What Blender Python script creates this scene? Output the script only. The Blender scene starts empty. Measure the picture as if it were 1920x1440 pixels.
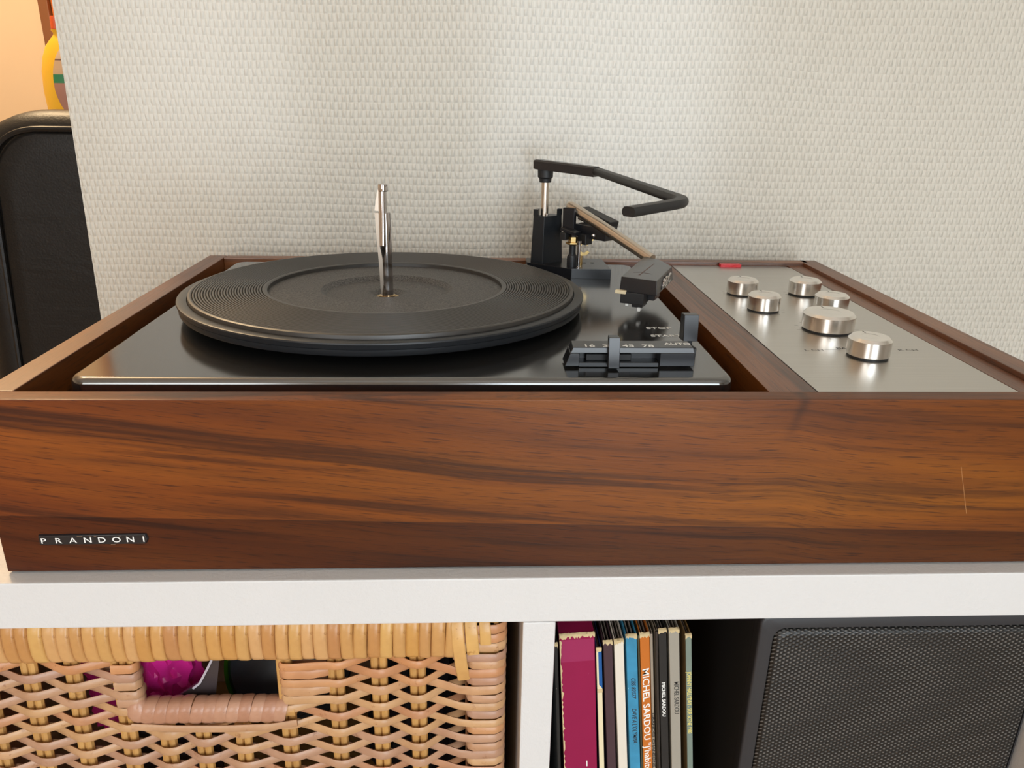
import bpy, bmesh, math, random
from mathutils import Vector, Matrix, Euler, noise
random.seed(7)
S = bpy.context.scene
C = S.collection
PI = math.pi

# ------------------------------------------------------------------ camera, world, lights, exposure
cd = bpy.data.cameras.new('camera'); cam = bpy.data.objects.new('camera', cd); C.objects.link(cam)
Mr = ((0.9989411581941307, -0.042774706573153784, 0.016937737255890973),
      (0.0009929810047508538, -0.34803056711793307, -0.9374826602878019),
      (0.04599539601409262, 0.93650683330617, -0.34761958333263726))
cam.matrix_world = Matrix(((Mr[0][0], -Mr[1][0], -Mr[2][0], 0.2312244),
                           (Mr[0][1], -Mr[1][1], -Mr[2][1], -0.334818),
                           (Mr[0][2], -Mr[1][2], -Mr[2][2], 0.132),
                           (0, 0, 0, 1)))
cd.sensor_fit = 'HORIZONTAL'; cd.sensor_width = 36.0; cd.lens = 1445.0 / 1920 * 36
cd.clip_start = 0.01; cd.clip_end = 50
S.camera = cam

W = bpy.data.worlds.new('world'); S.world = W; W.use_nodes = True
W.node_tree.nodes['Background'].inputs[0].default_value = (0.80, 0.90, 1.0, 1)
W.node_tree.nodes['Background'].inputs[1].default_value = 1.5

def area(name, loc, target, sx, sy, power, col):
    l = bpy.data.lights.new(name, 'AREA'); l.shape = 'RECTANGLE'; l.size = sx; l.size_y = sy
    l.energy = power; l.color = col
    o = bpy.data.objects.new(name, l); C.objects.link(o); o.location = loc
    d = Vector(target) - Vector(loc)
    o.rotation_euler = d.to_track_quat('-Z', 'Y').to_euler()
    return o
# daylight through the two windows of the front wall (behind the camera), and the kitchen lamp beyond the partition
area('daylight_window_right', (0.75, -2.16, 0.25), (0.75, 0, 0.25), 0.95, 2.06, 35, (0.855, 0.94, 1.0))
area('daylight_window_left', (-0.85, -2.16, 0.55), (-0.85, 0, 0.55), 0.75, 1.5, 14, (0.97, 0.96, 0.93))
pl = bpy.data.lights.new('kitchen_lamp', 'POINT'); pl.energy = 62; pl.color = (1.0, 0.72, 0.42); pl.shadow_soft_size = 0.12
po = bpy.data.objects.new('kitchen_lamp', pl); C.objects.link(po); po.location = (-0.9, 1.25, 1.25)

S.view_settings.view_transform = 'Standard'; S.view_settings.look = 'None'
S.view_settings.gamma = 1.0; S.view_settings.use_curve_mapping = False
S.view_settings.exposure = 0.0

# ------------------------------------------------------------------ node helpers
class NT:
    def __init__(s, name):
        s.m = bpy.data.materials.new(name); s.m.use_nodes = True; s.t = s.m.node_tree
        s.b = s.t.nodes['Principled BSDF']
    def n(s, typ, **kw):
        o = s.t.nodes.new(typ)
        for k, v in kw.items(): setattr(o, k, v)
        return o
    def put(s, sock, v):
        if isinstance(v, bpy.types.NodeSocket): s.t.links.new(v, sock)
        else: sock.default_value = v
    def math(s, op, a, b=0.0, clamp=False):
        o = s.n('ShaderNodeMath', operation=op, use_clamp=clamp); s.put(o.inputs[0], a); s.put(o.inputs[1], b); return o.outputs[0]
    def coord(s):
        tc = s.n('ShaderNodeTexCoord'); return tc.outputs['Object']
    def sep(s, v):
        o = s.n('ShaderNodeSeparateXYZ'); s.put(o.inputs[0], v); return o.outputs
    def comb(s, x, y, z):
        o = s.n('ShaderNodeCombineXYZ'); s.put(o.inputs[0], x); s.put(o.inputs[1], y); s.put(o.inputs[2], z); return o.outputs[0]
    def scale(s, v, sc):
        o = s.n('ShaderNodeVectorMath', operation='MULTIPLY'); s.put(o.inputs[0], v); o.inputs[1].default_value = sc if hasattr(sc, '__len__') else (sc,)*3; return o.outputs[0]
    def noise(s, v, sc=1.0, det=3.0, rough=0.55, dist=0.0):
        o = s.n('ShaderNodeTexNoise'); s.put(o.inputs['Vector'], v); o.inputs['Scale'].default_value = sc
        o.inputs['Detail'].default_value = det; o.inputs['Roughness'].default_value = rough; o.inputs['Distortion'].default_value = dist
        return o.outputs[0]
    def ramp(s, f, stops, interp='LINEAR'):
        o = s.n('ShaderNodeValToRGB'); s.put(o.inputs[0], f); cr = o.color_ramp; cr.interpolation = interp
        while len(cr.elements) < len(stops): cr.elements.new(0.5)
        for e, (p, c) in zip(cr.elements, stops):
            e.position = p; e.color = (*c, 1) if hasattr(c, '__len__') else (c, c, c, 1)
        return o.outputs[0]
    def mix(s, f, a, b, mode='MIX'):
        o = s.n('ShaderNodeMix', data_type='RGBA', blend_type=mode); s.put(o.inputs[0], f)
        for i, v in ((6, a), (7, b)):
            if isinstance(v, bpy.types.NodeSocket): s.t.links.new(v, o.inputs[i])
            else: o.inputs[i].default_value = (*v, 1)
        return o.outputs[2]
    def bump(s, h, strength=0.5, dist=0.001):
        o = s.n('ShaderNodeBump'); s.put(o.inputs['Height'], h); o.inputs['Strength'].default_value = strength
        o.inputs['Distance'].default_value = dist; s.t.links.new(o.outputs[0], s.b.inputs['Normal'])
    def set(s, col=None, rough=None, metal=None, ior=None, coat=None, **kw):
        if col is not None: s.put(s.b.inputs['Base Color'], col if isinstance(col, bpy.types.NodeSocket) else (*col, 1))
        if rough is not None: s.put(s.b.inputs['Roughness'], rough)
        if metal is not None: s.b.inputs['Metallic'].default_value = metal
        if ior is not None: s.b.inputs['IOR'].default_value = ior
        if coat is not None: s.b.inputs['Coat Weight'].default_value = coat; s.b.inputs['Coat Roughness'].default_value = 0.12
        for k, v in kw.items(): s.put(s.b.inputs[k], v)
        return s

def plain(name, col, rough=0.5, metal=0.0, ior=1.5, vary=0.0, vscale=60.0, bump=0.0, bscale=800.0, **kw):
    t = NT(name); co = t.coord()
    if vary:
        f = t.noise(co, vscale, 3)
        c = t.mix(f, tuple(max(0, x*(1-vary)) for x in col), tuple(min(1, x*(1+vary)) for x in col))
    else: c = col
    t.set(c, rough, metal, ior, **kw)
    if bump: t.bump(t.noise(co, bscale, 2), bump, 0.0006)
    return t.m

def srgb(r, g, b):
    f = lambda v: (v/255/12.92) if v/255 <= 0.04045 else ((v/255+0.055)/1.055)**2.4
    return (f(r), f(g), f(b))

def wood(name, axis='x', front=False, light=1.0):
    t = NT(name); co = t.coord(); x, y, z = t.sep(co)
    if axis == 'x': u, v, w = x, z, y
    elif axis == 'y': u, v, w = y, x, z
    else: u, v, w = z, x, y
    if front:   # streaks descend on the left part and level out to the right
        sl = t.math('SUBTRACT', t.math('MULTIPLY', u, 0.15), t.math('MULTIPLY', t.math('MULTIPLY', u, u), 0.115))
        v = t.math('ADD', v, sl)
    low = t.noise(t.comb(t.math('MULTIPLY', u, 3.0), t.math('MULTIPLY', v, 14.0), w), 1.0, 2)
    v = t.math('ADD', v, t.math('MULTIPLY', t.math('SUBTRACT', low, 0.5), 0.016))
    # waviness near the knot of the front veneer
    if front:
        dx = t.math('SUBTRACT', x, 0.385)
        g = t.math('POWER', 2.718, t.math('MULTIPLY', t.math('MULTIPLY', dx, dx), -2600.0))
        v = t.math('SUBTRACT', v, t.math('MULTIPLY', g, 0.002))
    str1 = t.noise(t.comb(t.math('MULTIPLY', u, 3.2), t.math('MULTIPLY', v, 95.0), t.math('MULTIPLY', w, 95.0)), 1.0, 8, 0.68)
    broad = t.noise(t.comb(t.math('MULTIPLY', u, 3.5), t.math('MULTIPLY', v, 26.0), t.math('MULTIPLY', w, 26.0)), 1.0, 2)
    pores = t.noise(t.comb(t.math('MULTIPLY', u, 55.0), t.math('MULTIPLY', v, 1300.0), t.math('MULTIPLY', w, 1300.0)), 1.0, 2, 0.6)
    fib = t.noise(t.comb(t.math('MULTIPLY', u, 14.0), t.math('MULTIPLY', v, 620.0), t.math('MULTIPLY', w, 620.0)), 1.0, 2, 0.6)
    A = tuple(c*light for c in (0.118, 0.030, 0.0050)); B = tuple(c*light for c in (0.205, 0.057, 0.0060)); L = tuple(c*light for c in (0.300, 0.096, 0.0085))
    base = t.ramp(broad, [(0.28, A), (0.5, B), (0.74, L)])
    str2 = t.noise(t.comb(t.math('MULTIPLY', u, 1.1), t.math('MULTIPLY', v, 62.0), t.math('MULTIPLY', w, 62.0)), 1.0, 6, 0.58)
    dark = t.ramp(str1, [(0.46, 0.0), (0.56, 0.35), (0.64, 0.95), (0.72, 0.7)])
    col = t.mix(t.math('MULTIPLY', dark, 0.66), base, tuple(c*light for c in (0.030, 0.0105, 0.004)))
    col = t.mix(t.ramp(str2, [(0.55, 0.0), (0.61, 0.80), (0.655, 0.35), (0.74, 0.0)]), col, tuple(c*light for c in (0.024, 0.009, 0.004)))
    col = t.mix(t.ramp(pores, [(0.56, 0.0), (0.68, 0.75)]), col, (0.035, 0.012, 0.005))
    col = t.mix(t.math('MULTIPLY', fib, 0.45), col, (0.07, 0.02, 0.004))
    if front:
        # redder veneer towards the left end
        col = t.mix(t.ramp(x, [(0.0, 0.75), (0.23, 0.0)]), col, t.mix(1.0, col, (1.05, 0.85, 1.6), 'MULTIPLY'))
        # second veneer strip spliced along the bottom edge
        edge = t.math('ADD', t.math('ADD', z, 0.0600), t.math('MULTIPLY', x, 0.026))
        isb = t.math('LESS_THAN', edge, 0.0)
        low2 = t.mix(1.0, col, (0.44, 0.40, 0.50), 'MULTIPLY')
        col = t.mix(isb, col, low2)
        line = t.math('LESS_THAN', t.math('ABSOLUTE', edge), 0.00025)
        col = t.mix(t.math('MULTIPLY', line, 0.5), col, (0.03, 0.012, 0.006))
        # knot mark at the top edge
        dz = t.math('ADD', z, 0.003); dk = t.math('SUBTRACT', x, t.math('ADD', 0.3872, t.math('MULTIPLY', dz, 0.3)))
        r = t.math('ADD', t.math('MULTIPLY', t.math('MULTIPLY', dk, dk), 140000.0), t.math('MULTIPLY', t.math('MULTIPLY', dz, dz), 4500.0))
        col = t.mix(t.math('MULTIPLY', t.math('POWER', 2.718, t.math('MULTIPLY', r, -1.0)), 0.5), col, (0.02, 0.008, 0.004))
        # long pale scratch at the right
        sx = t.math('SUBTRACT', t.math('ADD', x, t.math('MULTIPLY', z, 0.33)), 0.4600)
        sc = t.math('MULTIPLY', t.math('LESS_THAN', t.math('ABSOLUTE', sx), 0.00014),
                    t.math('MULTIPLY', t.math('LESS_THAN', z, -0.036), t.math('GREATER_THAN', z, -0.0625)))
        col = t.mix(t.math('MULTIPLY', sc, 0.6), col, (0.5, 0.25, 0.1))
    t.set(col, t.math('ADD', 0.30, t.math('MULTIPLY', fib, 0.16)), 0, 1.36 if front else 1.8)
    t.bump(t.math('ADD', pores, t.math('MULTIPLY', fib, 0.6)), 0.10, 0.0004)
    return t.m

M = {}
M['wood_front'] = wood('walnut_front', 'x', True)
M['wood_x'] = wood('walnut_x', 'x', False, 1.15)
M['wood_y'] = wood('walnut_y', 'y', False, 1.0)

# woven glass-fibre wallpaper under satin paint
t = NT('woven_wall_paint'); co = t.coord(); x, y, z = t.sep(co)
d1 = t.math('SUBTRACT', t.noise(co, 55.0, 3), 0.5); d2 = t.math('SUBTRACT', t.noise(t.scale(co, (1, 1, -1)), 47.0, 3), 0.5)
xx = t.math('ADD', t.math('ADD', x, t.math('MULTIPLY', d1, 0.0030)), t.math('MULTIPLY', t.math('SUBTRACT', t.noise(co, 4.0, 2), .5), 0.012))
zz = t.math('ADD', t.math('ADD', z, t.math('MULTIPLY', d2, 0.0026)), t.math('MULTIPLY', t.math('SUBTRACT', t.noise(co, 6.0, 2), .5), 0.010))
cx = t.math('COSINE', t.math('MULTIPLY', xx, PI/0.0034)); cz = t.math('COSINE', t.math('MULTIPLY', zz, PI/0.0062))
cc = t.math('MULTIPLY', cx, cz)
gx = t.math('POWER', t.math('ABSOLUTE', t.math('SINE', t.math('MULTIPLY', xx, PI/0.0034))), 6.0)
gz = t.math('POWER', t.math('ABSOLUTE', t.math('SINE', t.math('MULTIPLY', zz, PI/0.0062))), 8.0)
h = t.math('SUBTRACT', t.math('MULTIPLY', t.math('POWER', t.math('MAXIMUM', cc, 0.0), 1.3), 1.25), t.math('ADD', t.math('MULTIPLY', gx, 0.55), t.math('MULTIPLY', gz, 0.30)))
fine = t.noise(t.scale(co, (1.0, 1.0, 0.35)), 1100.0, 2)
h = t.math('ADD', h, t.math('MULTIPLY', fine, 0.25))
h = t.math('MULTIPLY', h, t.math('ADD', 0.55, t.math('MULTIPLY', t.noise(co, 90.0, 2), 0.9)))
t.set(t.mix(t.noise(co, 9.0, 2), srgb(209, 203, 189), srgb(216, 211, 199)), 0.5, 0, 1.45, 0.55)
t.b.inputs['Coat Roughness'].default_value = 0.17
t.bump(h, 0.60, 0.0012)
M['wall'] = t.m
M['plaster'] = plain('white_plaster', (0.84, 0.81, 0.76), 0.8, bump=0.1, bscale=60)
M['peach'] = plain('peach_wall_paint', (0.86, 0.66, 0.44), 0.8, vary=0.04, vscale=3)
M['floor'] = plain('oak_floor', (0.42, 0.29, 0.18), 0.45, vary=0.25, vscale=8)
M['frame_white'] = plain('window_white', (0.8, 0.8, 0.78), 0.4)
# white painted shelf with roller stipple
t = NT('white_shelf_paint'); co = t.coord(); st = t.noise(co, 520.0, 3, 0.6)
sp = t.ramp(t.noise(co, 130.0, 2), [(0.80, 0.0), (0.82, 1.0)], 'CONSTANT')
t.set(t.mix(sp, t.mix(t.noise(co, 14.0, 2), (0.66, 0.655, 0.645), (0.71, 0.705, 0.70)), (0.25, 0.23, 0.22)), 0.42)
t.bump(st, 0.35, 0.0006); M['shelf'] = t.m
# black painted deck
t = NT('black_deck_enamel'); co = t.coord()
t.set((0.014, 0.0135, 0.013), t.math('ADD', 0.12, t.math('MULTIPLY', t.noise(co, 30.0, 3), 0.05)), 0, 2.45)
M['deck'] = t.m
M['black_plastic'] = plain('black_plastic', (0.010, 0.011, 0.014), 0.28, ior=1.6)
M['black_matt'] = plain('black_matt', (0.012, 0.012, 0.013), 0.5)
M['black_tower'] = plain('black_moulding', (0.011, 0.013, 0.016), 0.38, bump=0.05)
M['rubber'] = plain('black_rubber', (0.030, 0.026, 0.022), 0.42, ior=1.65, vary=0.1, vscale=90)
t = NT('grained_rubber'); co = t.coord(); g = t.ramp(t.noise(co, 1000.0, 2), [(0.35, 0.0), (0.7, 1.0)])
t.set(t.mix(g, (0.022, 0.020, 0.019), (0.13, 0.122, 0.112)), 0.5); t.bump(g, 0.5, 0.0005); M['grain'] = t.m
M['chrome'] = plain('chrome', (0.62, 0.60, 0.60), 0.10, 1.0)
M['steel'] = plain('brushed_steel_rod', (0.62, 0.55, 0.47), 0.30, 1.0)
M['brass'] = plain('brass', (0.62, 0.43, 0.18), 0.25, 1.0)
t = NT('brushed_aluminium'); co = t.coord(); x, y, z = t.sep(co)
f = t.noise(t.comb(t.math('MULTIPLY', x, 18.0), t.math('MULTIPLY', y, 1400.0), z), 1.0, 3)
t.set(t.mix(f, (0.50, 0.48, 0.45), (0.66, 0.64, 0.60)), 0.30, 1.0, Anisotropic=0.4)
t.bump(f, 0.06, 0.0003); M['plate'] = t.m
t = NT('turned_aluminium'); co = t.coord()
t.set((0.84, 0.81, 0.77), 0.24, 1.0); M['knob'] = t.m
M['red'] = plain('red_lens', (0.62, 0.02, 0.03), 0.25)
M['white_ink'] = plain('white_ink', (0.85, 0.85, 0.82), 0.5)
M['black_ink'] = plain('black_ink', (0.02, 0.02, 0.02), 0.5)
M['cream'] = plain('cream_plastic', (0.75, 0.64, 0.42), 0.45)
M['yellow_ink'] = plain('yellow_ink', srgb(222, 208, 120), 0.5)
# rattan: per-object tint
def rattan(name, cols, rough=0.36):
    t = NT(name); co = t.coord(); oi = t.n('ShaderNodeObjectInfo')
    c = t.ramp(oi.outputs['Random'], [(i/(len(cols)-1), c) for i, c in enumerate(cols)])
    v = t.noise(t.scale(co, (60, 60, 60)), 1.0, 3)
    c = t.mix(t.ramp(v, [(0.35, 0.0), (0.75, 0.55)]), c, t.mix(1.0, c, (0.62, 0.50, 0.40), 'MULTIPLY'))
    st = t.ramp(t.noise(co, 160.0, 4, 0.7), [(0.62, 0.0), (0.70, 0.6)])
    c = t.mix(st, c, t.mix(1.0, c, (0.50, 0.34, 0.22), 'MULTIPLY'))
    t.set(c, rough); t.bump(t.noise(t.scale(co, (1, 1, 3)), 500.0, 2), 0.15, 0.0005)
    return t.m
M['weaver'] = rattan('rattan_weaver', [srgb(200, 154, 114), srgb(190, 150, 122), srgb(206, 164, 118), srgb(182, 142, 118), srgb(208, 148, 98), srgb(198, 160, 122)])
M['stake'] = rattan('rattan_stake', [srgb(206, 158, 92), srgb(196, 150, 88), srgb(212, 164, 96)], 0.5)
M['wrap'] = rattan('rattan_wrap', [srgb(214, 168, 104), srgb(206, 156, 98), srgb(222, 178, 108), srgb(196, 142, 92), srgb(212, 160, 88), srgb(218, 172, 118)], 0.3)
M['wrap2'] = rattan('rattan_grip', [srgb(196, 150, 124), srgb(186, 138, 112), srgb(200, 156, 130)], 0.28)
M['pink'] = plain('pink_plastic_film', (0.90, 0.03, 0.34), 0.30, vary=0.15, vscale=40)
M['greybag'] = plain('smoky_plastic_film', (0.045, 0.034, 0.036), 0.35)
M['green'] = plain('green_plastic', (0.10, 0.30, 0.02), 0.4)
M['blackcase'] = plain('speaker_black_vinyl', (0.020, 0.020, 0.023), 0.45, bump=0.05, bscale=1500)
# perforated speaker grille
t = NT('perforated_grille'); co = t.coord(); x, y, z = t.sep(co)
p = t.math('MULTIPLY', t.math('COSINE', t.math('MULTIPLY', x, PI/0.0020)), t.math('COSINE', t.math('MULTIPLY', t.math('ADD', z, t.math('MULTIPLY', y, 1.0)), PI/0.0013)))
web = t.ramp(p, [(0.40, 0.0), (0.56, 0.75), (0.8, 1.0)])
t.set(t.mix(web, (0.004, 0.004, 0.004), (0.125, 0.118, 0.108)), 0.42); t.bump(p, 0.25, 0.0004); M['grille'] = t.m
t = NT('black_leather'); co = t.coord()
t.set((0.006, 0.0055, 0.005), 0.42, 0, 1.4); t.bump(t.math('ADD', t.noise(co, 420.0, 3), t.math('MULTIPLY', t.noise(t.scale(co, (10, 10, 26)), 1.0, 3, 0.6, 1.0), 3.0)), 0.14, 0.002); M['leather'] = t.m
M['yellow'] = plain('yellow_bottle_plastic', (0.90, 0.50, 0.03), 0.25)
M['orange'] = plain('orange_cap_plastic', (0.72, 0.10, 0.015), 0.4)
t = NT('bottle_label'); co = t.coord(); x, y, z = t.sep(co)
bands = t.ramp(t.math('MULTIPLY', t.math('ADD', z, 0.0), 4.0), [(0.0, (0.42, 0.20, 0.14)), (0.575, (0.03, 0.22, 0.09)), (0.64, (0.62, 0.40, 0.22)), (0.735, (0.2, 0.1, 0.06)), (0.75, (0.66, 0.45, 0.28))], 'CONSTANT')
t.set(bands, 0.5); M['label'] = t.m
M['trim'] = plain('brown_door_frame', (0.26, 0.10, 0.035), 0.45, vary=0.2, vscale=6)
M['door'] = plain('orange_door', (0.66, 0.17, 0.03), 0.45)
M['counter'] = plain('counter_laminate', (0.40, 0.30, 0.20), 0.4)

# ------------------------------------------------------------------ mesh helpers (all sizes in mm unless noted)
K = 0.001
def finish(name, bm, mat, parent=None, smooth=None, loc=None, angle=35):
    me = bpy.data.meshes.new(name)
    bmesh.ops.recalc_face_normals(bm, faces=bm.faces[:])
    if smooth or smooth is None:
        lim = math.radians(angle)
        for f in bm.faces: f.smooth = True
        for e in bm.edges:
            if len(e.link_faces) == 2: e.smooth = e.calc_face_angle(0) < lim
    bm.to_mesh(me); bm.free()
    for m in (mat if isinstance(mat, (list, tuple)) else [mat]): me.materials.append(m)
    o = bpy.data.objects.new(name, me); C.objects.link(o)
    if (smooth or smooth is None) and len(me.polygons) < 1500:
        wn = o.modifiers.new('weighted_normal', 'WEIGHTED_NORMAL'); wn.keep_sharp = True; wn.weight = 80
    attach(o, parent)
    return o
ROOTM = {}
def attach(o, parent):
    if parent is not None:
        o.parent = parent
        if parent.name in ROOTM: o.matrix_parent_inverse = Matrix.Translation(-ROOTM[parent.name])
def tag(o, label, cat, group=None):
    o['label'] = label; o['category'] = cat
    if group: o['group'] = group
    return o
def thing(name, label, cat, loc_mm, group=None):
    o = bpy.data.objects.new(name, None); o.empty_display_size = 0.02; C.objects.link(o)
    o.location = Vector(loc_mm) * K; ROOTM[o.name] = Vector(loc_mm) * K
    return tag(o, label, cat, group)
def struct(o): o['kind'] = 'structure'; return o

def box(bm, x0, x1, y0, y1, z0, z1, bev=0.0, seg=2, rot=None, k=K):
    r = bmesh.ops.create_cube(bm, size=1.0); vs = r['verts']
    for v in vs:
        v.co = Vector(((x0+x1)/2 + v.co.x*(x1-x0), (y0+y1)/2 + v.co.y*(y1-y0), (z0+z1)/2 + v.co.z*(z1-z0)))
    if rot is not None:
        c = Vector(((x0+x1)/2, (y0+y1)/2, (z0+z1)/2))
        for v in vs: v.co = c + rot @ (v.co - c)
    for v in vs: v.co *= k
    if bev:
        es = list({e for v in vs for e in v.link_edges})
        bmesh.ops.bevel(bm, geom=es, offset=bev*k, segments=seg, affect='EDGES', profile=0.5)
    return bm
def prism(bm, pts, z0, z1, top=None, bev=0.0, seg=2):
    """polygon prism from z0 to z1; top: optional other outline for the upper face"""
    top = top or pts
    a = [bm.verts.new((p[0]*K, p[1]*K, (p[2] if len(p) > 2 else z0)*K)) for p in pts]
    b = [bm.verts.new((p[0]*K, p[1]*K, (p[2] if len(p) > 2 else z1)*K)) for p in top]
    n = len(a); fs = [bm.faces.new(a[::-1]), bm.faces.new(b)]
    for i in range(n): fs.append(bm.faces.new((a[i], a[(i+1) % n], b[(i+1) % n], b[i])))
    if bev:
        es = list({e for f in fs for e in f.edges})
        bmesh.ops.bevel(bm, geom=es, offset=bev*K, segments=seg, affect='EDGES', profile=0.5)
    return bm
def lathe(bm, prof, cx, cy, seg=48, closed_ends=True):
    rings = []
    for r, z in prof:
        if r <= 1e-6: rings.append([bm.verts.new((cx*K, cy*K, z*K))])
        else: rings.append([bm.verts.new(((cx+r*math.cos(2*PI*i/seg))*K, (cy+r*math.sin(2*PI*i/seg))*K, z*K)) for i in range(seg)])
    for A, B in zip(rings, rings[1:]):
        for i in range(seg):
            j = (i+1) % seg
            if len(A) == 1 and len(B) == 1: continue
            if len(A) == 1: bm.faces.new((A[0], B[i], B[j]))
            elif len(B) == 1: bm.faces.new((A[i], A[j], B[0]))
            else: bm.faces.new((A[i], A[j], B[j], B[i]))
    return bm
def sweep(bm, path, sect, up=(0, 0, 1), cap=True, scales=None):
    """path in mm; sect = list of (side, up) in mm"""
    P = [Vector(p) for p in path]; rings = []; up = Vector(up)
    for i, p in enumerate(P):
        tdir = (P[min(i+1, len(P)-1)] - P[max(i-1, 0)]).normalized()
        s = tdir.cross(up)
        s = s.normalized() if s.length > 1e-4 else Vector((1, 0, 0))
        u = s.cross(tdir).normalized()
        k = scales[i] if scales else 1.0
        rings.append([bm.verts.new((p + s*a*k + u*b*k)*K) for a, b in sect])
    n = len(sect)
    for A, B in zip(rings, rings[1:]):
        for i in range(n): bm.faces.new((A[i], A[(i+1) % n], B[(i+1) % n], B[i]))
    if cap: bm.faces.new(rings[0][::-1]); bm.faces.new(rings[-1])
    return bm
def circ(r, n=12, sx=1.0): return [(r*sx*math.cos(2*PI*i/n), r*math.sin(2*PI*i/n)) for i in range(n)]
def arcpath(pts, r=8, n=6):
    """round the inner corners of a polyline"""
    P = [Vector(p) for p in pts]; out = [P[0]]
    for i in range(1, len(P)-1):
        a = (P[i-1]-P[i]).normalized(); b = (P[i+1]-P[i]).normalized()
        p0 = P[i]+a*r; p1 = P[i]+b*r
        for k in range(n+1):
            s = k/n; out.append(p0*(1-s)**2 + P[i]*2*s*(1-s) + p1*s*s)
    out.append(P[-1]); return out
def text(name, body, size, mat, parent, loc, xdir=(1, 0, 0), ydir=(0, 0, 1), stretch=1.0, ext=0.00008, weight=0.0, shear=0.0, space=1.0, align='LEFT', world=True):
    cu = bpy.data.curves.new(name, 'FONT'); cu.body = body; cu.size = size; cu.extrude = ext; cu.offset = weight
    cu.shear = shear; cu.space_character = space; cu.align_x = align; cu.resolution_u = 3
    tmp = bpy.data.objects.new(name, cu); C.objects.link(tmp)
    dg = bpy.context.evaluated_depsgraph_get()
    me = bpy.data.meshes.new_from_object(tmp.evaluated_get(dg))
    bpy.data.objects.remove(tmp)
    X = Vector(xdir).normalized(); Y = Vector(ydir).normalized(); Z = X.cross(Y)
    Mx = Matrix.Identity(4)
    for i in range(3): Mx[i][0] = X[i]*stretch; Mx[i][1] = Y[i]; Mx[i][2] = Z[i]; Mx[i][3] = loc[i]*K
    me.transform(Mx); me.materials.clear(); me.materials.append(mat); me.name = name
    o = bpy.data.objects.new(name, me); C.objects.link(o); attach(o, parent); return o

# ------------------------------------------------------------------ setting
FZ = -834.5   # floor, mm below the rim of the record player
bm = box(bmesh.new(), -3600, 3300, -2400, 2500, FZ-60, FZ); struct(finish('floor', bm, M['floor']))
bm = box(bmesh.new(), -3600, 3300, -2400, 2500, 1650, 1710); struct(finish('ceiling', bm, M['plaster']))
# the textured partition: its free end is slightly out of plumb
bm = bmesh.new()
q = [(-132.0, FZ), (-106.5, 1650)]
front = [(-132.0, 370, FZ), (3300, 370, FZ), (3300, 370, 1650), (-87.0, 370, 1650)]
fv = [bm.verts.new(Vector(p)*K) for p in front]; bv = [bm.verts.new(Vector((p[0], 452, p[2]))*K) for p in front]
bm.faces.new(fv); bm.faces.new(bv[::-1])
for i in range(4): bm.faces.new((fv[i], bv[i], bv[(i+1) % 4], fv[(i+1) % 4]))
bmesh.ops.bevel(bm, geom=[e for e in bm.edges if all(v.co.x < 0 for v in e.verts) and abs(e.verts[0].co.y-e.verts[1].co.y) < 1e-5], offset=0.005, segments=3, affect='EDGES')
struct(finish('wall_back', bm, M['wall']))
bm = box(bmesh.new(), -3600, 3300, 2500, 2560, FZ, 1650); struct(finish('wall_far', bm, M['peach']))
bm = box(bmesh.new(), -3660, -3600, -2400, 2560, FZ, 1650); struct(finish('wall_left', bm, M['plaster']))
bm = box(bmesh.new(), 3300, 3360, -2400, 2560, FZ, 1650); struct(finish('wall_right', bm, M['plaster']))
# front wall (behind the camera) with two window openings
bm = bmesh.new(); zs0, zs1 = -200, 1300
for x0, x1 in ((-3600, -1225), (-475, 275), (1225, 3300)): box(bm, x0, x1, -2400, -2240, FZ, 1650)
for x0, x1, za in ((-1225, -475, zs0), (275, 1225, FZ+40)):
    box(bm, x0, x1, -2400, -2240, FZ, za); box(bm, x0, x1, -2400, -2240, zs1, 1650)
struct(finish('wall_front', bm, M['plaster'], smooth=False))
for i, (x0, x1, zs0) in enumerate(((-1225, -475, -200), (275, 1225, FZ+40))):
    bm = bmesh.new()
    for a in ((x0, x0+50, zs0, zs1), (x1-50, x1, zs0, zs1), (x0+50, x1-50, zs0, zs0+50), (x0+50, x1-50, zs1-50, zs1), ((x0+x1)/2-25, (x0+x1)/2+25, zs0+50, zs1-50)):
        box(bm, a[0], a[1], -2350, -2290, a[2], a[3], 3)
    struct(finish('window_%d' % (i+1), bm, M['frame_white']))
# door frame and door on the far wall
bm = box(bmesh.new(), -1170, -1138, 2455, 2500, FZ, 1300, 4); struct(finish('trim_1', bm, M['trim']))
bm = box(bmesh.new(), -1136, -300, 2470, 2500, FZ, 1280, 3); struct(finish('door_1', bm, M['door']))

# ------------------------------------------------------------------ shelving unit
T0, T1 = -92.5, -119.3    # top board
UF, UB = -8.5, 366        # front and back y
SL = -62.0; SR = 564.5
sh = thing('shelving_unit', 'white painted open shelf unit carrying the record player, its cubbies filled below', 'shelf', (262, 180, FZ))
def bd(name, x0, x1, y0, y1, z0, z1, bev=1.0): return finish(name, box(bmesh.new(), x0, x1, y0, y1, z0, z1, bev), M['shelf'], sh)
bd('top_board', SL, SR, UF, UB, T1, T0, 1.2)
FL1 = -455.0
for x0, x1 in ((SL, -45.0), (255.0, 272.0), (547.5, SR)):
    bd('divider' if x0 == 255.0 else 'side_panel', x0, x1, UF, UB, FZ, T1)
for z in (FL1, -805.0):
    bd('shelf_board', -45.0, 255.0, UF, UB, z-17, z); bd('shelf_board', 272.0, 547.5, UF, UB, z-17, z)
bd('back_board', -45.0, 547.5, UB-6, UB-1, FZ+13, T1, 0.3)

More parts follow.
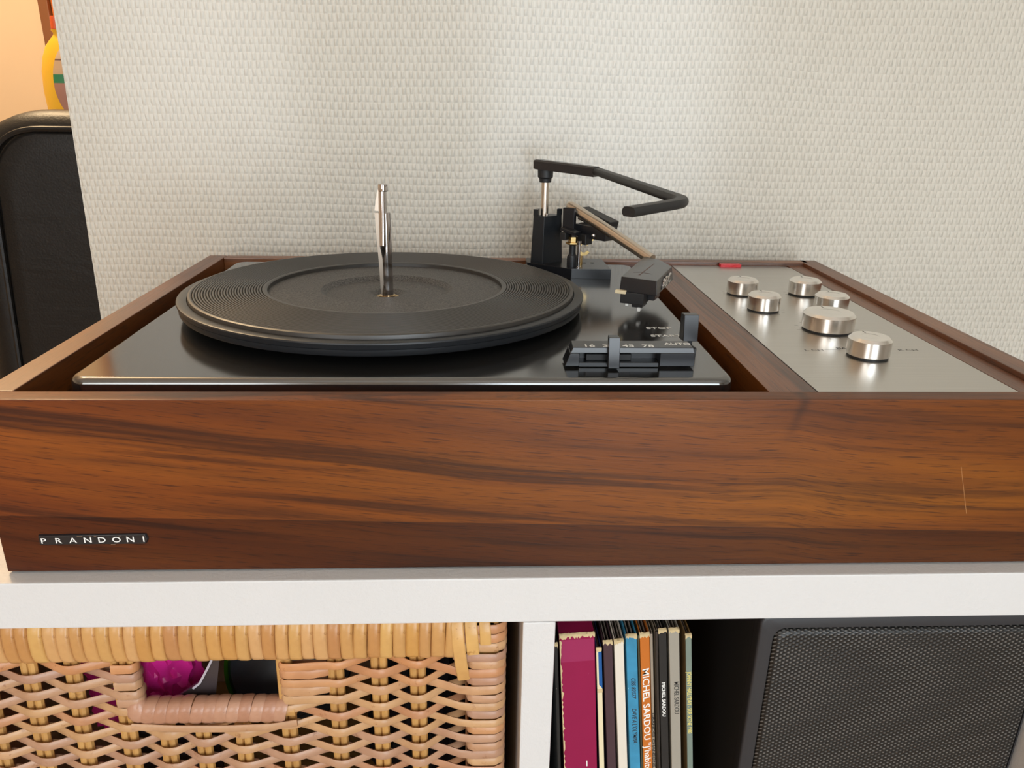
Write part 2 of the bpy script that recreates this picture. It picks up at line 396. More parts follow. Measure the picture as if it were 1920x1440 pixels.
# ------------------------------------------------------------------ record player
rp = thing('record_player', 'walnut cased vintage record player with black deck and brushed metal control panel', 'record player', (267, 170, T0))
ZB = -91.5
CW, CD = 534.0, 341.0
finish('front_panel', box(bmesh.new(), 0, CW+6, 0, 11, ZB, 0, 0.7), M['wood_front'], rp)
finish('back_panel', box(bmesh.new(), 15, CW-9, CD-11, CD, ZB, 0, 0.7), M['wood_x'], rp)
finish('side_panel', box(bmesh.new(), 0, 15, 11, CD, ZB, 0, 0.7), M['wood_y'], rp)
finish('side_panel', box(bmesh.new(), 520, 535, 11, CD, ZB, 0, 0.7), M['wood_y'], rp)
finish('bottom_panel', box(bmesh.new(), 15, 520, 11, CD-11, ZB+1.5, ZB+8), M['black_matt'], rp)
finish('partition', box(bmesh.new(), 377, 401.5, 11, CD-11, -70, -3, 0.5), M['wood_y'], rp)
finish('ledge', box(bmesh.new(), 506, 520, 11, CD-11, -70, -3, 0.3), M['wood_y'], rp)
for x, y in ((30, 40), (505, 40), (30, 300), (505, 300)):
    finish('foot', lathe(bmesh.new(), [(0, T0+0.0), (9, T0+0.0), (10, T0+1.5), (0, T0+1.5)], x, y, 24), M['rubber'], rp)
# control plate
bm = bmesh.new()
pts = [(402, 11.5), (505.5, 11.5), (505.5, 320), (503, 326), (497, 328.5), (402, 328.5)]
prism(bm, pts, -5, -3, bev=0.15, seg=1)
cp = finish('control_plate', bm, M['plate'], rp)
def printed(bm, pts, w=0.35, z=-2.97):
    for (x0, y0), (x1, y1) in pts:
        d = Vector((x1-x0, y1-y0, 0)).normalized(); s = Vector((-d.y, d.x, 0))*w/2
        a = [Vector((x0, y0, z))+s, Vector((x0, y0, z))-s, Vector((x1, y1, z))-s, Vector((x1, y1, z))+s]
        bm.faces.new([bm.verts.new(v*K) for v in a])
bm = bmesh.new(); marks = []
def ticks(cx, cy, r0, r1, a0, a1, n):
    for i in range(n):
        a = math.radians(a0+(a1-a0)*i/(n-1)); marks.append(((cx+r0*math.cos(a), cy+r0*math.sin(a)), (cx+r1*math.cos(a), cy+r1*math.sin(a))))
for kx, ky in ((430.5, 224.5), (430.5, 178), (478, 224.5), (478, 178)): ticks(kx, ky, 12.6, 14.6, -235, 55, 11)
ticks(455, 130, 17.5, 20.0, -235, 55, 11)
marks += [((434.6, 87), (444.5, 87)), ((464, 90), (470, 90)), ((438, 201), (447, 201)), ((430.4, 163), (430.4, 166)), ((478, 163), (478, 166)), ((448, 108.5), (447.4, 111.5))]
printed(bm, marks); pm = finish('printed_mark', bm, M['black_ink'], cp, smooth=False); pm['kind'] = 'stuff'
UPX, UPY = (1, 0, 0), (0, 1, 0)
text('lettering', 'L CH', 0.0042, M['black_ink'], cp, (422.5, 85.2, -2.97), UPX, UPY, 1.25, 0, 0.00003)
text('lettering', 'R CH', 0.0042, M['black_ink'], cp, (478.8, 85.6, -2.97), UPX, UPY, 1.25, 0, 0.00003)
text('lettering', 'BAL', 0.0042, M['black_ink'], cp, (443.0, 88.6, -2.97), UPX, UPY, 1.25, 0, 0.00008)
red = finish('power_light', box(bmesh.new(), 443.8, 462.2, 322.5, 328.6, -4, -0.6, 0.6), M['red'], rp)
# knobs
def knob(cx, cy, r):
    bm = bmesh.new()
    lathe(bm, [(0, -1.9), (r-0.3, -1.9), (r, -1.5), (r, 7.0), (r-1.6, 8.6), (r*0.45, 8.6), (r*0.40, 8.35), (r*0.12, 8.3), (0, 8.3)], cx, cy, 64)
    k = finish('knob', bm, M['knob'], rp, angle=25)
    finish('base_ring', lathe(bmesh.new(), [(0, -3), (r-0.7, -3), (r-0.7, -1.9), (0, -1.9)], cx, cy, 40), M['black_matt'], k)
    finish('pointer', box(bmesh.new(), cx-0.3, cx+0.3, cy+r*0.55, cy+r*0.84, 8.5, 8.65), M['black_ink'], k)
for kx, ky, r in ((430.3, 224.5, 11.3), (430.3, 178, 11.2), (478, 224.8, 11.6), (478, 178, 11.4), (455, 130.2, 15.9), (455.3, 76.5, 11.8)): knob(kx, ky, r)
# deck plate with rolled edge
def rounded(x0, x1, y0, y1, r, n=7):
    out = []
    for cx, cy, a0 in ((x1-r, y0+r, -90), (x1-r, y1-r, 0), (x0+r, y1-r, 90), (x0+r, y0+r, 180)):
        for i in range(n+1):
            a = math.radians(a0+90*i/n); out.append((cx+r*math.cos(a), cy+r*math.sin(a)))
    return out
def loft(bm, rings):
    R = [[bm.verts.new(Vector(p)*K) for p in r] for r in rings]; n = len(R[0])
    for A, B in zip(R, R[1:]):
        for i in range(n): bm.faces.new((A[i], A[(i+1) % n], B[(i+1) % n], B[i]))
    return R
bm = bmesh.new(); rings = []
for off, z in ((0, -14), (0, -4.0)): rings.append([(p[0], p[1], z) for p in rounded(29.5, 363.5, 27.5, 318, 9)])
for i in range(1, 7):
    a = math.radians(90*i/6); o = 3.6*(1-math.cos(a)); rings.append([(p[0], p[1], -4.0+3.9*math.sin(a)) for p in rounded(29.5+o, 363.5-o, 27.5+o, 318-o, 9-o*0.5)])
R = loft(bm, rings); bm.faces.new(R[-1])
dk = finish('deck_plate', bm, M['deck'], rp, angle=60)
for p in ((52, 288), (58, 296)):   # brass transit screws at the back left corner
    finish('deck_screw', lathe(bmesh.new(), [(0, 2.6), (2.2, 2.4), (3.4, 1.2), (3.6, -0.1)][::-1], p[0]+20, p[1]+14, 20), M['brass'], dk)
text('lettering', 'STOP', 0.0052, M['white_ink'], dk, (336.0, 119.0, 0.0), UPX, UPY, 1.3, 0.00004, 0.00006)
text('lettering', 'START', 0.0052, M['white_ink'], dk, (335.4, 102.6, 0.0), UPX, UPY, 1.25, 0.00004, 0.00006)
# platter: on its sprung deck it sits slightly low at the back and right
PX, PY = 171.2, 176.5
def tilt(o, zc=11.0):
    c = Vector((PX, PY, zc))*K
    for v in o.data.vertices:
        d = v.co - c; v.co.z += -0.0155*d.y - 0.0043*d.x
        v.co.y += 0.0155*d.z; v.co.x += 0.0043*d.z
    return o
bm = bmesh.new()
lathe(bm, [(0, 3.0), (60, 3.0), (127.5, 3.0), (129.6, 3.4), (130.4, 4.4), (130.6, 7.0), (130.2, 7.15), (130.7, 7.3), (131.5, 10.0), (131.2, 10.8), (130.2, 11.2), (125.4, 11.2), (124.6, 10.4), (40, 7.0), (0, 3.6)], PX, PY, 160)
plt = tilt(finish('platter', bm, M['black_tower'], rp, angle=35))
prof = [(124.9, 10.6), (124.6, 13.2), (123.8, 13.7)]
r = 122.8; pitch = 1.66
while r > 81.0:
    prof += [(r, 13.75), (r-0.42, 13.65), (r-0.82, 12.85), (r-1.22, 13.65)]; r -= pitch
prof += [(79.0, 13.75), (77.6, 13.6), (77.0, 13.2), (76.9, 10.6)]
tilt(finish('mat', lathe(bmesh.new(), prof, PX, PY, 176), M['rubber'], plt, angle=40))
tilt(finish('mat_centre', lathe(bmesh.new(), [(76.9, 10.2), (76.9, 10.9), (44.6, 10.9), (43.6, 10.8), (39.6, 7.9), (39.0, 7.8), (13.4, 7.8), (12.6, 7.6), (6.6, 4.8), (0, 4.8)], PX, PY, 128), M['grain'], plt, angle=15))
# spindle
SX, SY = PX-0.2, PY
finish('spindle_collar', lathe(bmesh.new(), [(8.0, 4.7), (8.0, 5.2), (6.4, 5.3), (5.6, 5.1), (5.5, 6.2), (4.4, 6.4), (3.7, 6.1), (3.5, 4.8)], SX, SY, 32), M['brass'], plt)
spn = finish('spindle', lathe(bmesh.new(), [(0, 4.6), (3.7, 4.6), (3.65, 30), (3.5, 60.6), (3.2, 61.2), (0, 61.2)], SX+0.6, SY+0.3, 24), M['chrome'], rp)
finish('spindle_tip', sweep(bmesh.new(), [(SX-0.8, SY-1.6, 5.2), (SX-0.9, SY-1.6, 40), (SX-0.7, SY-1.6, 60), (SX-0.2, SY-1.4, 78.6)], circ(2.6, 16)), M['chrome'], spn)
finish('spindle_head', lathe(bmesh.new(), [(0, 74.6), (3.0, 74.6), (3.2, 75.2), (3.2, 78.6), (2.8, 79.2), (0, 79.2)], SX+0.1, SY-1.2, 24), M['chrome'], spn)
bm = bmesh.new(); sweep(bm, [(SX-3.9, SY-1.4, 62.2), (SX-3.3, SY-1.2, 68), (SX-2.2, SY-1.0, 75.5)], [(-1.5, -0.7), (1.5, -0.7), (1.2, 0.7), (-1.2, 0.7)], up=(0, 1, 0), scales=[1.2, 1.1, 0.7])
finish('drop_latch', bm, M['steel'], spn)
bm = bmesh.new(); sweep(bm, [(SX-4.4, SY-1.8, 61.0), (SX-4.0, SY-1.6, 50), (SX-3.1, SY-1.6, 30), (SX-2.6, SY-1.8, 6.2)], [(-1.3, -0.8), (1.3, -0.8), (1.3, 0.8), (-1.3, 0.8)], up=(0, 1, 0), scales=[1.0, 1.1, 1.0, 0.9])
finish('release_strip', bm, M['steel'], spn)
# speed selector block
bm = bmesh.new()
prism(bm, [(277.3, 44.6), (284.8, 44.6), (284.8, 57), (277.3, 57)], 1.0, 8.2, top=[(280.0, 44.9), (284.8, 44.9), (284.8, 57), (280.0, 57)], bev=0.25, seg=1)
prism(bm, [(280.0, 44.9), (345.6, 44.9), (345.2, 57.5), (280.4, 57.5)], 8.2, 11.2, top=[(281.4, 45.3), (344.6, 45.3), (344.4, 57.5), (281.8, 57.5)], bev=0.25, seg=1)
box(bm, 327.2, 345.8, 44.7, 57.5, 1.0, 8.4, 0.3, 1)
box(bm, 284.8, 327.2, 46.2, 57, 0.2, 2.6, 0.2, 1); box(bm, 284.8, 327.2, 54, 57.5, 2.6, 8.2)
sel = finish('speed_selector', bm, M['black_plastic'], rp)
finish('slide_plate', box(bmesh.new(), 289, 313, 49.5, 53, 2.6, 6.2, 0.2, 1), M['black_matt'], sel)
for s_, x_ in (('16', 286.8), ('33', 297.0), ('45', 307.6), ('78', 318.0)):
    text('lettering', s_, 0.0056, M['white_ink'], sel, (x_, 46.6, 11.2), UPX, UPY, 1.15, 0.00004, 0.00008)
text('lettering', 'AUTO', 0.0052, M['white_ink'], sel, (330.6, 50.4, 11.2), UPX, UPY, 0.98, 0.00004, 0.00008)
bm = prism(bmesh.new(), [(299.6, 41.3), (305.6, 41.3), (305.4, 47.6), (299.8, 47.6)], 1.0, 17.4, top=[(299.3, 42.6), (305.2, 42.6), (304.6, 47.8), (299.6, 47.8)], bev=0.25, seg=1)
finish('speed_lever', bm, M['black_plastic'], rp)
bm = prism(bmesh.new(), [(350.4, 86.5), (358.9, 86.5), (357.6, 93.5), (349.6, 93.5)], 1.9, 17.6, top=[(350.0, 87.3), (358.6, 87.3), (357.4, 92.6), (349.4, 92.6)], bev=0.3, seg=1)
sl = finish('start_lever', bm, M['black_plastic'], rp)
finish('lever_stem', box(bmesh.new(), 351.5, 356.5, 88.5, 91.5, -1, 2.2, 0.2, 1), M['black_matt'], sl)
# tonearm base and tower
bm = prism(bmesh.new(), [(272, 284), (305.2, 259.4), (336.6, 258.4), (335.2, 302), (272, 302)], -0.3, 7.6, bev=0.4)
tb = finish('tonearm_base', bm, M['black_plastic'], rp)
for p in ((318.5, 283), (325, 283.5)):
    finish('base_hole', lathe(bmesh.new(), [(1.8, 7.55), (1.6, 7.75), (0, 7.75)], p[0], p[1], 14), M['black_matt'], tb)
bm = bmesh.new()
low = [(274.6, 283.5), (284.0, 277.0), (301.0, 289.0), (291.5, 298.5)]
cen = Vector((287.8, 287.0, 0)); ups = [tuple(cen.xy + (Vector(p)-cen.xy)*0.88) for p in low]
prism(bm, low, 7.4, 45.0, top=ups, bev=0.3, seg=1)
up2 = [tuple(cen.xy + (Vector(p)-cen.xy)*0.865) for p in low]
def lerp(a, b, s): return (a[0]+(b[0]-a[0])*s, a[1]+(b[1]-a[1])*s)
L4, F4, R4, B4 = ups
prism(bm, [L4, lerp(L4, F4, .42), lerp(L4, B4, .35)], 45.0, 50.0)
prism(bm, [R4, lerp(R4, B4, .35), lerp(R4, F4, .30)], 45.0, 50.0)
tw = finish('changer_tower', bm, M['black_tower'], rp)
finish('changer_pole', lathe(bmesh.new(), [(0, 44), (3.1, 44), (3.1, 72), (0, 72)], 285.2, 287, 24), M['steel'], rp)
finish('pole_pin', lathe(bmesh.new(), [(1.2, 44.8), (1.2, 46.4), (0.6, 47), (0, 47)], 286.6, 281.8, 12), M['chrome'], tw)
oa = finish('overarm', sweep(bmesh.new(), [(277.6, 288.5, 84.2), (279.2, 287.3, 84.2), (300, 271.5, 83.0), (320.5, 256.0, 81.6)], [(-4.4, -3.6), (4.4, -3.6), (4.4, 2.4), (3.2, 3.6), (-3.2, 3.6), (-4.4, 2.4)], scales=[0.88, 1, 1, 1]), M['black_plastic'], rp)
finish('overarm_boss', lathe(bmesh.new(), [(0, 70.6), (4.6, 70.6), (4.9, 73.4), (6.0, 74.6), (6.2, 80.8), (0, 80.8)], 285.0, 286.4, 28), M['black_matt'], oa)
oval = [(4.1*math.cos(a), max(-2.4, min(2.6, 3.4*math.sin(a)))) for a in [2*PI*i/16 for i in range(16)]]
pth = arcpath([(318.5, 268.0, 82.2), (347.8, 97.0, 79.6), (308.0, 58.5, 79.0)], 13, 8)
finish('overarm_rod', sweep(bmesh.new(), pth, oval), M['black_matt'], oa)
# tonearm
ta = finish('tonearm', sweep(bmesh.new(), [(304.6, 288.6, 53.2), (306.2, 286.4, 52.2), (330, 258.6, 39.4), (359.5, 222.0, 22.8)], circ(4.2, 18), scales=[0.72, 1, 0.98, 0.96]), M['steel'], rp)
head = [(324.0, 153.2), (345.6, 139.4), (367.4, 186.5), (364.0, 212.0), (354.6, 225.5)]
bm = prism(bmesh.new(), head, 15.6, 25.0, top=[(324.8, 153.8), (345.2, 140.8), (366.0, 187.2), (362.6, 211.0), (354.4, 223.6)], bev=0.5)
hs = finish('head_shell', bm, M['black_plastic'], ta)
dh = Vector((21.5, 47.0, 0)).normalized()
text('lettering', 'ADC', 0.0085, M['chrome'], hs, (351.6, 152.0, 17.0), tuple(dh), (0, 0, 1), 1.5, 0.0003, 0.0002, 0.25)
bm = bmesh.new()   # red and black arrow emblem on the head shell
def strip(a, b, w, z):
    d = (Vector(b)-Vector(a)).normalized(); s = Vector((-d.y, d.x))*w/2
    vs = [bm.verts.new(Vector((*(Vector(p)+q_), z))*K) for p, q_ in ((a, s), (a, -s), (b, -s), (b, s))]
    bm.faces.new(vs)
strip((338.5, 160.5), (355.5, 196.0), 0.75, 25.06); strip((335.0, 165.8), (339.8, 167.6), 0.7, 25.06); strip((339.8, 167.6), (345.6, 162.2), 0.7, 25.06); strip((337.4, 158.0), (338.7, 160.8), 1.3, 25.06)
finish('emblem', bm, plain('emblem_ink', (0.08, 0.02, 0.012), 0.5), hs, smooth=False)
rz = Matrix.Rotation(math.radians(-27), 3, 'Z')
ct = finish('cartridge', box(bmesh.new(), 328.5, 344.0, 146, 168, 8.2, 15.8, 0.5, 2, rz), M['black_matt'], ta)
finish('cartridge_clip', box(bmesh.new(), 341.5, 350.5, 152, 165, 9.6, 16.0, 0.4, 1, rz), M['black_plastic'], ct)
finish('stylus_holder', box(bmesh.new(), 334.5, 341.5, 148, 160, 5.6, 8.3, 0.3, 1, rz), M['black_plastic'], ct)
finish('stylus', box(bmesh.new(), 336.0, 338.0, 146.5, 150.5, 3.6, 6.0, 0.2, 1, rz), M['white_ink'], ct)
finish('stylus_guard', box(bmesh.new(), 328.2, 330.2, 149.5, 151.5, 6.4, 8.6, 0.2, 1, rz), M['white_ink'], ct)
finish('finger_lift', box(bmesh.new(), 321.2, 328.4, 149.6, 153.2, 14.4, 16.6, 0.3, 1, rz), M['cream'], hs)
# pivot assembly
ra = Matrix.Rotation(math.radians(-50), 3, 'Z') @ Matrix.Rotation(math.radians(0), 3, 'Y')
bm = bmesh.new()
box(bm, 308, 341, 267, 281, 29.5, 39.5, 0.6, 2, ra)
pv = finish('pivot_housing', bm, M['black_plastic'], rp)
bm = bmesh.new(); rt = Matrix.Rotation(math.radians(-50), 3, 'Z') @ Matrix.Rotation(math.radians(24), 3, 'Y')
box(bm, 312, 346, 285, 296, 36, 46, 0.5, 1, Matrix.Rotation(math.radians(-50), 3, 'Z') @ Matrix.Rotation(math.radians(14), 3, 'Y'))
finish('counterweight', bm, M['black_matt'], pv)
finish('pivot_bracket', box(bmesh.new(), 299.5, 309.5, 277, 281.5, 36, 52, 0.4, 1, Matrix.Rotation(math.radians(-32), 3, 'Z')), M['black_plastic'], pv)
finish('bracket_tab', box(bmesh.new(), 298, 312, 268, 277, 33.6, 36.2, 0.3, 1, Matrix.Rotation(math.radians(-38), 3, 'Z') @ Matrix.Rotation(math.radians(12), 3, 'Y')), M['black_plastic'], pv)
finish('tab_flange', box(bmesh.new(), 299.5, 304.5, 267, 279, 28.5, 34.0, 0.3, 1, Matrix.Rotation(math.radians(-38), 3, 'Z')), M['black_matt'], pv)
finish('pivot_screw', lathe(bmesh.new(), [(0, 33.0), (1.3, 33.4), (1.6, 34.4), (1.3, 35.4), (0, 35.9)], 320.6, 255.2, 14), M['chrome'], pv)
finish('pivot_stem', lathe(bmesh.new(), [(0, 7.5), (4.1, 7.5), (4.1, 15.6), (2.9, 17.4), (2.6, 18.0), (2.5, 27), (0, 27)], 306.6, 268.2, 20), M['black_tower'], tb)
nut = finish('brass_nut', lathe(bmesh.new(), [(0, 25.2), (4.6, 25.2), (5.4, 26.0), (5.4, 27.0), (3.6, 27.4), (3.6, 31.2), (0, 31.2)], 306.6, 268.2, 6), M['brass'], tb)
finish('pivot_neck', lathe(bmesh.new(), [(0, 31), (2.0, 31), (1.8, 35), (0, 35)], 306.8, 268.4, 16), M['black_matt'], nut)
finish('lift_rod', lathe(bmesh.new(), [(0, 7.5), (1.9, 7.5), (1.9, 8.6), (1.1, 9.0), (1.15, 12.2), (1.35, 12.4), (1.35, 26.5), (1.8, 27), (1.8, 29), (0, 29.4)], 311.0, 263.0, 16), M['chrome'], tb)
finish('pivot_block', box(bmesh.new(), 312, 321, 268, 276, 25, 33, 0.4, 1, ra), M['black_matt'], pv)
bm = bmesh.new()
sweep(bm, [(316+4.2*math.cos(a), 272, 21.5+4.6*math.sin(a)) for a in [math.radians(40+290*i/18) for i in range(19)]], [(-1.2, -0.5), (1.2, -0.5), (1.2, 0.5), (-1.2, 0.5)], up=(0, 1, 0))
finish('spring_clip', bm, M['brass'], tb)
bm = bmesh.new(); sweep(bm, [(318, 274, 32), (322, 274.5, 31.4), (324, 274.5, 29.2), (320.4, 274, 26.4), (316, 273, 25.8)], [(-1.2, -0.45), (1.2, -0.45), (1.2, 0.45), (-1.2, 0.45)], up=(0, 1, 0))
finish('spring_strip', bm, M['brass'], pv)
finish('clip_post', lathe(bmesh.new(), [(0, 7.5), (1.5, 7.5), (1.2, 17.4), (0, 17.4)], 314.5, 276, 12), M['brass'], tb)
# name badge
bg = finish('name_badge', prism(bmesh.new(), [(19.3, -1.3, -75.6), (69.4, -1.3, -75.3), (70.6, -1.3, -73.0), (69.8, -1.3, -70.2), (19.3, -1.3, -70.6)], 0, 0, top=[(19.0, 0.0, -75.9), (69.8, 0.0, -75.7), (71.2, 0.0, -73.0), (70.4, 0.0, -69.9), (19.0, 0.0, -70.2)], bev=0.15, seg=1), M['black_plastic'], rp)
for i, ch in enumerate('PRANDONI'):
    text('lettering', ch, 0.0042, M['white_ink'], bg, (19.9 + 6.78*i + (1.0 if ch == 'I' else 0), -1.34, -74.75 + 0.012*6.8*i), (1, 0, 0.008), (0, 0, 1), 1.30, 0.00004, 0.00003)
bm = bmesh.new()
for x0, x1 in ((37.5, 40.2), (43.3, 44.4), (45.6, 46.8), (57.4, 58.6), (60.8, 61.4)): box(bm, x0, x1, -1.36, -1.25, -70.95, -70.75)
box(bm, 53.0, 55.2, -1.36, -1.25, -75.55, -75.4); box(bm, 68.9, 69.2, -1.36, -1.25, -71.4, -70.7)
finish('worn_plating', bm, M['chrome'], bg, smooth=False)

# ------------------------------------------------------------------ wicker basket
bk = thing('wicker_basket', 'woven rattan basket with a cut-out grip, filling the cubby left of the records', 'basket', (115, 170, FL1))
STK = [-26.0, -3.4, 18.9, 43.0, 63.5, 82.4, 103.8, 128.8, 156.0, 179.0, 199.5]
BX0, BX1 = -42.0, 246.0
BYF, BYB = 4.0, 330.0
WL = dict(front=-0.4, back=8.4)
lens = [(-0.85, -2.2), (0.0, -2.75), (0.75, -1.9), (0.95, 0.0), (0.75, 1.9), (0.0, 2.75), (-0.85, 2.2), (-0.95, 0.0)]
lens = [(a, b) for a, b in lens]
def wave(pts_x, phase, x0=None, x1=None):
    """depth path of one weaver along the front: in front of every other pair of stakes"""
    out = []
    for i, sx in enumerate(pts_x):
        fr = (i+phase) % 2 == 0
        y = WL['front'] if fr else WL['back']
        for dx in ((-3.4, 0, 3.4)): out.append((sx+dx, y + (0.5 if dx and fr else 0) - (0.5 if dx and not fr else 0)))
    return out
def dens(pts, zf, n=3):
    res = []
    for i in range(len(pts)-1):
        a, b = pts[i], pts[i+1]; L = math.hypot(b[0]-a[0], b[1]-a[1]); k = max(1, min(n, int(L/4)))
        for j in range(k):
            s = j/k; res.append((a[0]+(b[0]-a[0])*s, a[1]+(b[1]-a[1])*s, 0))
    res.append((pts[-1][0], pts[-1][1], 0))
    return [(p[0], p[1], zf(p[0], p[1])) for p in res]
def corner_tail(sy, inside=False):
    """round the right-hand corner post and run back along the side"""
    out = [(222, WL['front']+0.4), (229, WL['front']-0.6), (241.5, WL['front']-0.6), (245.3, 0.9), (246.6, 5)]
    if inside: out = [(215, WL['back']+1), (226, WL['back']+6.5), (238, 16)]
    k = 0
    y = 24
    while y < BYB-10:
        out.append((246.4 if (k+sy) % 2 else 238.0, y)); y += 23; k += 1
    out.append((243, BYB-4)); return out
def weaver(path, z, seed, hs=1.0):
    rnd = random.Random(seed); a, b, c = rnd.uniform(-.5, .5), rnd.uniform(0, 6.28), rnd.uniform(.9, 1.06)
    pts = dens(path, lambda x, y: z + a*math.sin(x*0.045+b) + 0.25*math.sin(x*0.17+c*9))
    bm = bmesh.new(); sweep(bm, pts, [(p*1.0, q*c*hs) for p, q in lens])
    return finish('weaver', bm, M['weaver'], bk, angle=70)
def corner_band(z, seed): weaver([(226.0, 12), (226.0, 4), (227.2, 0.6), (230, WL['front']-0.3), (241.5, WL['front']-0.5), (245.3, 1.0), (246.5, 5), (246.5, 14)], z, seed, 0.98)
z = -152.0; row = 0
PITCH = 5.65
while z > FL1+8:
    ph = row % 2; ins = (len(STK)-1+ph) % 2 == 0; tail = corner_tail(ph, ins)
    if ins: corner_band(z, row*3+500)
    if z > -178:      # rows cut by the grip opening
        left = [p for p in wave(STK[:4], ph) if p[0] < 39]
        left = [(-44, WL['back' if left[0][1] < 3 else 'front'])] + left
        if ph == 1: lp = left + [(43.0, WL['front']-0.3), (50.5, WL['front']+0.2), (52.6, 2.5), (52.6, 6.5), (50.0, 8.6), (40, 8.8), (26, 8.6)]
        else: lp = left + [(43.0, WL['back']), (50.2, 7.6), (52.2, 5.5), (52.2, 2.5), (50, 0.6), (40, 0.2)]
        weaver(lp, z, row*3+1)
        st = STK[8:]
        right = wave(st, (8+ph) % 2)
        if ph == 0: rr = [(150, 8.8), (138, 8.8), (129.0, 8.6), (126.6, 6.5), (126.6, 2.5), (128.6, 0.2), (134.5, WL['front'])] + right
        else: rr = [(154, 4.0), (150, 2.4), (142, 0.2), (131, 0.4), (127.0, 2.0), (126.8, 5.0), (128.6, 7.6), (136, 8.4)] + right
        weaver(rr + tail, z, row*3+2)
    else:
        full = [(-44, WL['front'] if (0+ph) % 2 == 1 else WL['back'])] + wave(STK, ph) + tail
        weaver(full, z, row*3+1)
    z -= PITCH; row += 1
# stakes (pairs) and corner post
def skew(x, z): return 0.055*max(-75, min(0, z+155))*max(0, 199-x)/202
def stake(x, y, z0, z1, r=2.25):
    bm = bmesh.new(); rnd = random.Random(int(x*10+y))
    zz = [z0+(z1-z0)*i/6 for i in range(7)]
    sweep(bm, [(x+rnd.uniform(-.2, .2)+skew(x, q_), y, q_) for q_ in zz], circ(r, 8), up=(0, 1, 0))
    return finish('stake', bm, M['stake'], bk)
for i, sx in enumerate(STK):
    top = -184.0 if 4 <= i <= 6 else -146.0
    for d in (-2.2, 2.2): stake(sx+d, BYF, FL1+4, top)
stake(51.0-2.0, BYF, -186, -146); stake(128.8-0.5, BYF+0.6, -186, -146)
y = 24; 
while y < BYB-10:
    for d in (-2.2, 2.2): stake(242.3, y+d, FL1+4, -144)
    y += 23
finish('corner_post', box(bmesh.new(), 228.5, 243.5, 1.2, 14, FL1+4, -124, 1.5), M['stake'], bk)
finish('corner_post', box(bmesh.new(), -44, -40, 1.2, 14, FL1+4, -124, 1.5), M['stake'], bk)
finish('basket_base', box(bmesh.new(), -42, 242, 6, BYB, FL1+0.5, FL1+6, 1.5), M['stake'], bk)
bmb = bmesh.new(); box(bmb, -44, 244, BYB, BYB+4, FL1+4, -128, 1); finish('back_panel', bmb, M['weaver'], bk)
bmb = bmesh.new(); box(bmb, -44.5, -41, 14, BYB, FL1+4, -128, 1); finish('side_panel', bmb, M['weaver'], bk)
# wrapped rim
def wrap_section(w, hy, hz, n=18, p=3.0):
    out = []
    for i in range(n):
        a = 2*PI*i/n; ca, sa = math.cos(a), math.sin(a)
        out.append((hy*math.copysign(abs(ca)**(2/p), ca), hz*math.copysign(abs(sa)**(2/p), sa)))
    return out
WM = []
for s_ in range(4):
    rnd = random.Random(40+s_); bm = bmesh.new(); sec = wrap_section(7, 8.4, 14.2, 24, 2.6)
    w = 6.7; prof = [(-w/2, 0.80), (-w/2+0.35, 0.93), (-w/4, 0.995+rnd.uniform(-.015, .01)), (0, 1.0), (w/4, 0.99), (w/2-0.35, 0.93), (w/2, 0.80)]
    rings = []
    for px, k in prof:
        rings.append([bm.verts.new(((px + 0.055*b*(1 if a < 0 else -1)*0.6)*K, a*k*K if a > 0 else (a*k-(1-k)*0)*K, b*(0.97+0.03*k)*K)) for a, b in sec])
    for A, B in zip(rings, rings[1:]):
        for i in range(len(sec)): bm.faces.new((A[i], A[(i+1) % len(sec)], B[(i+1) % len(sec)], B[i]))
    bm.faces.new(rings[0][::-1]); bm.faces.new(rings[-1])
    o = finish('rim_wrap', bm, M['wrap'], None, angle=55); WM.append(o.data); bpy.data.objects.remove(o)
def copy_mesh(name, me, parent, loc, rot=(0, 0, 0), sc=(1, 1, 1)):
    o = bpy.data.objects.new(name, me); C.objects.link(o); o.parent = parent
    o.location = Vector(loc)*K - ROOTM[parent.name]; o.rotation_euler = rot; o.scale = sc; return o
rnd = random.Random(5)
x = -44.0; i = 0
while x < 218.5:
    w = rnd.choice((0.92, 1.0, 1.0, 1.05, 1.1))
    copy_mesh('rim_wrap', rnd.choice(WM), bk, (x+w*3.35, 5.6+rnd.uniform(-.35, .35), -135.2+rnd.uniform(-.5, .4)), (0, rnd.uniform(-.03, .03), rnd.uniform(-.03, .03)), (w, 1, rnd.uniform(0.98, 1.03)))
    x += w*6.72; i += 1
# loose ends at the right corner of the rim
def band(pts, w, th=0.8):
    bm = bmesh.new(); sweep(bm, pts, [(-w/2, -th/2), (w/2, -th/2), (w/2*0.8, th/2), (-w/2*0.8, th/2)], up=(0, -1, 0)); return finish('rim_wrap', bm, M['wrap'], bk, angle=60)
band([(221.5, 4, -121), (221.3, -2.6, -126), (221.8, -3.4, -136), (223.2, -2.8, -150), (224.6, -1.6, -161)], 6.6)
band([(228.6, 4, -121), (228.4, -2.2, -125), (229.0, -3.0, -134), (229.6, -2.2, -144)], 6.6)
band([(236.0, 4, -121), (235.6, -1.4, -125), (236.0, -2.6, -131), (236.2, -2.0, -138)], 6.0)
for k_, zz_ in enumerate((-129.0, -135.0, -141.0, -147.0)):
    weaver([(219, 1.2), (226, -0.6), (241.5, -1.0), (245.6, 0.9), (246.8, 5), (246.4, 24), (243, 46)], zz_, 900+k_, 1.02)
finish('rim_core', box(bmesh.new(), -44, 243, 1.2, 9.5, -147, -124, 2.5), M['stake'], bk)
bm = box(bmesh.new(), 234, 246.5, 12, BYB, -146, -122, 4, 3); finish('side_rim', bm, M['wrap'], bk)
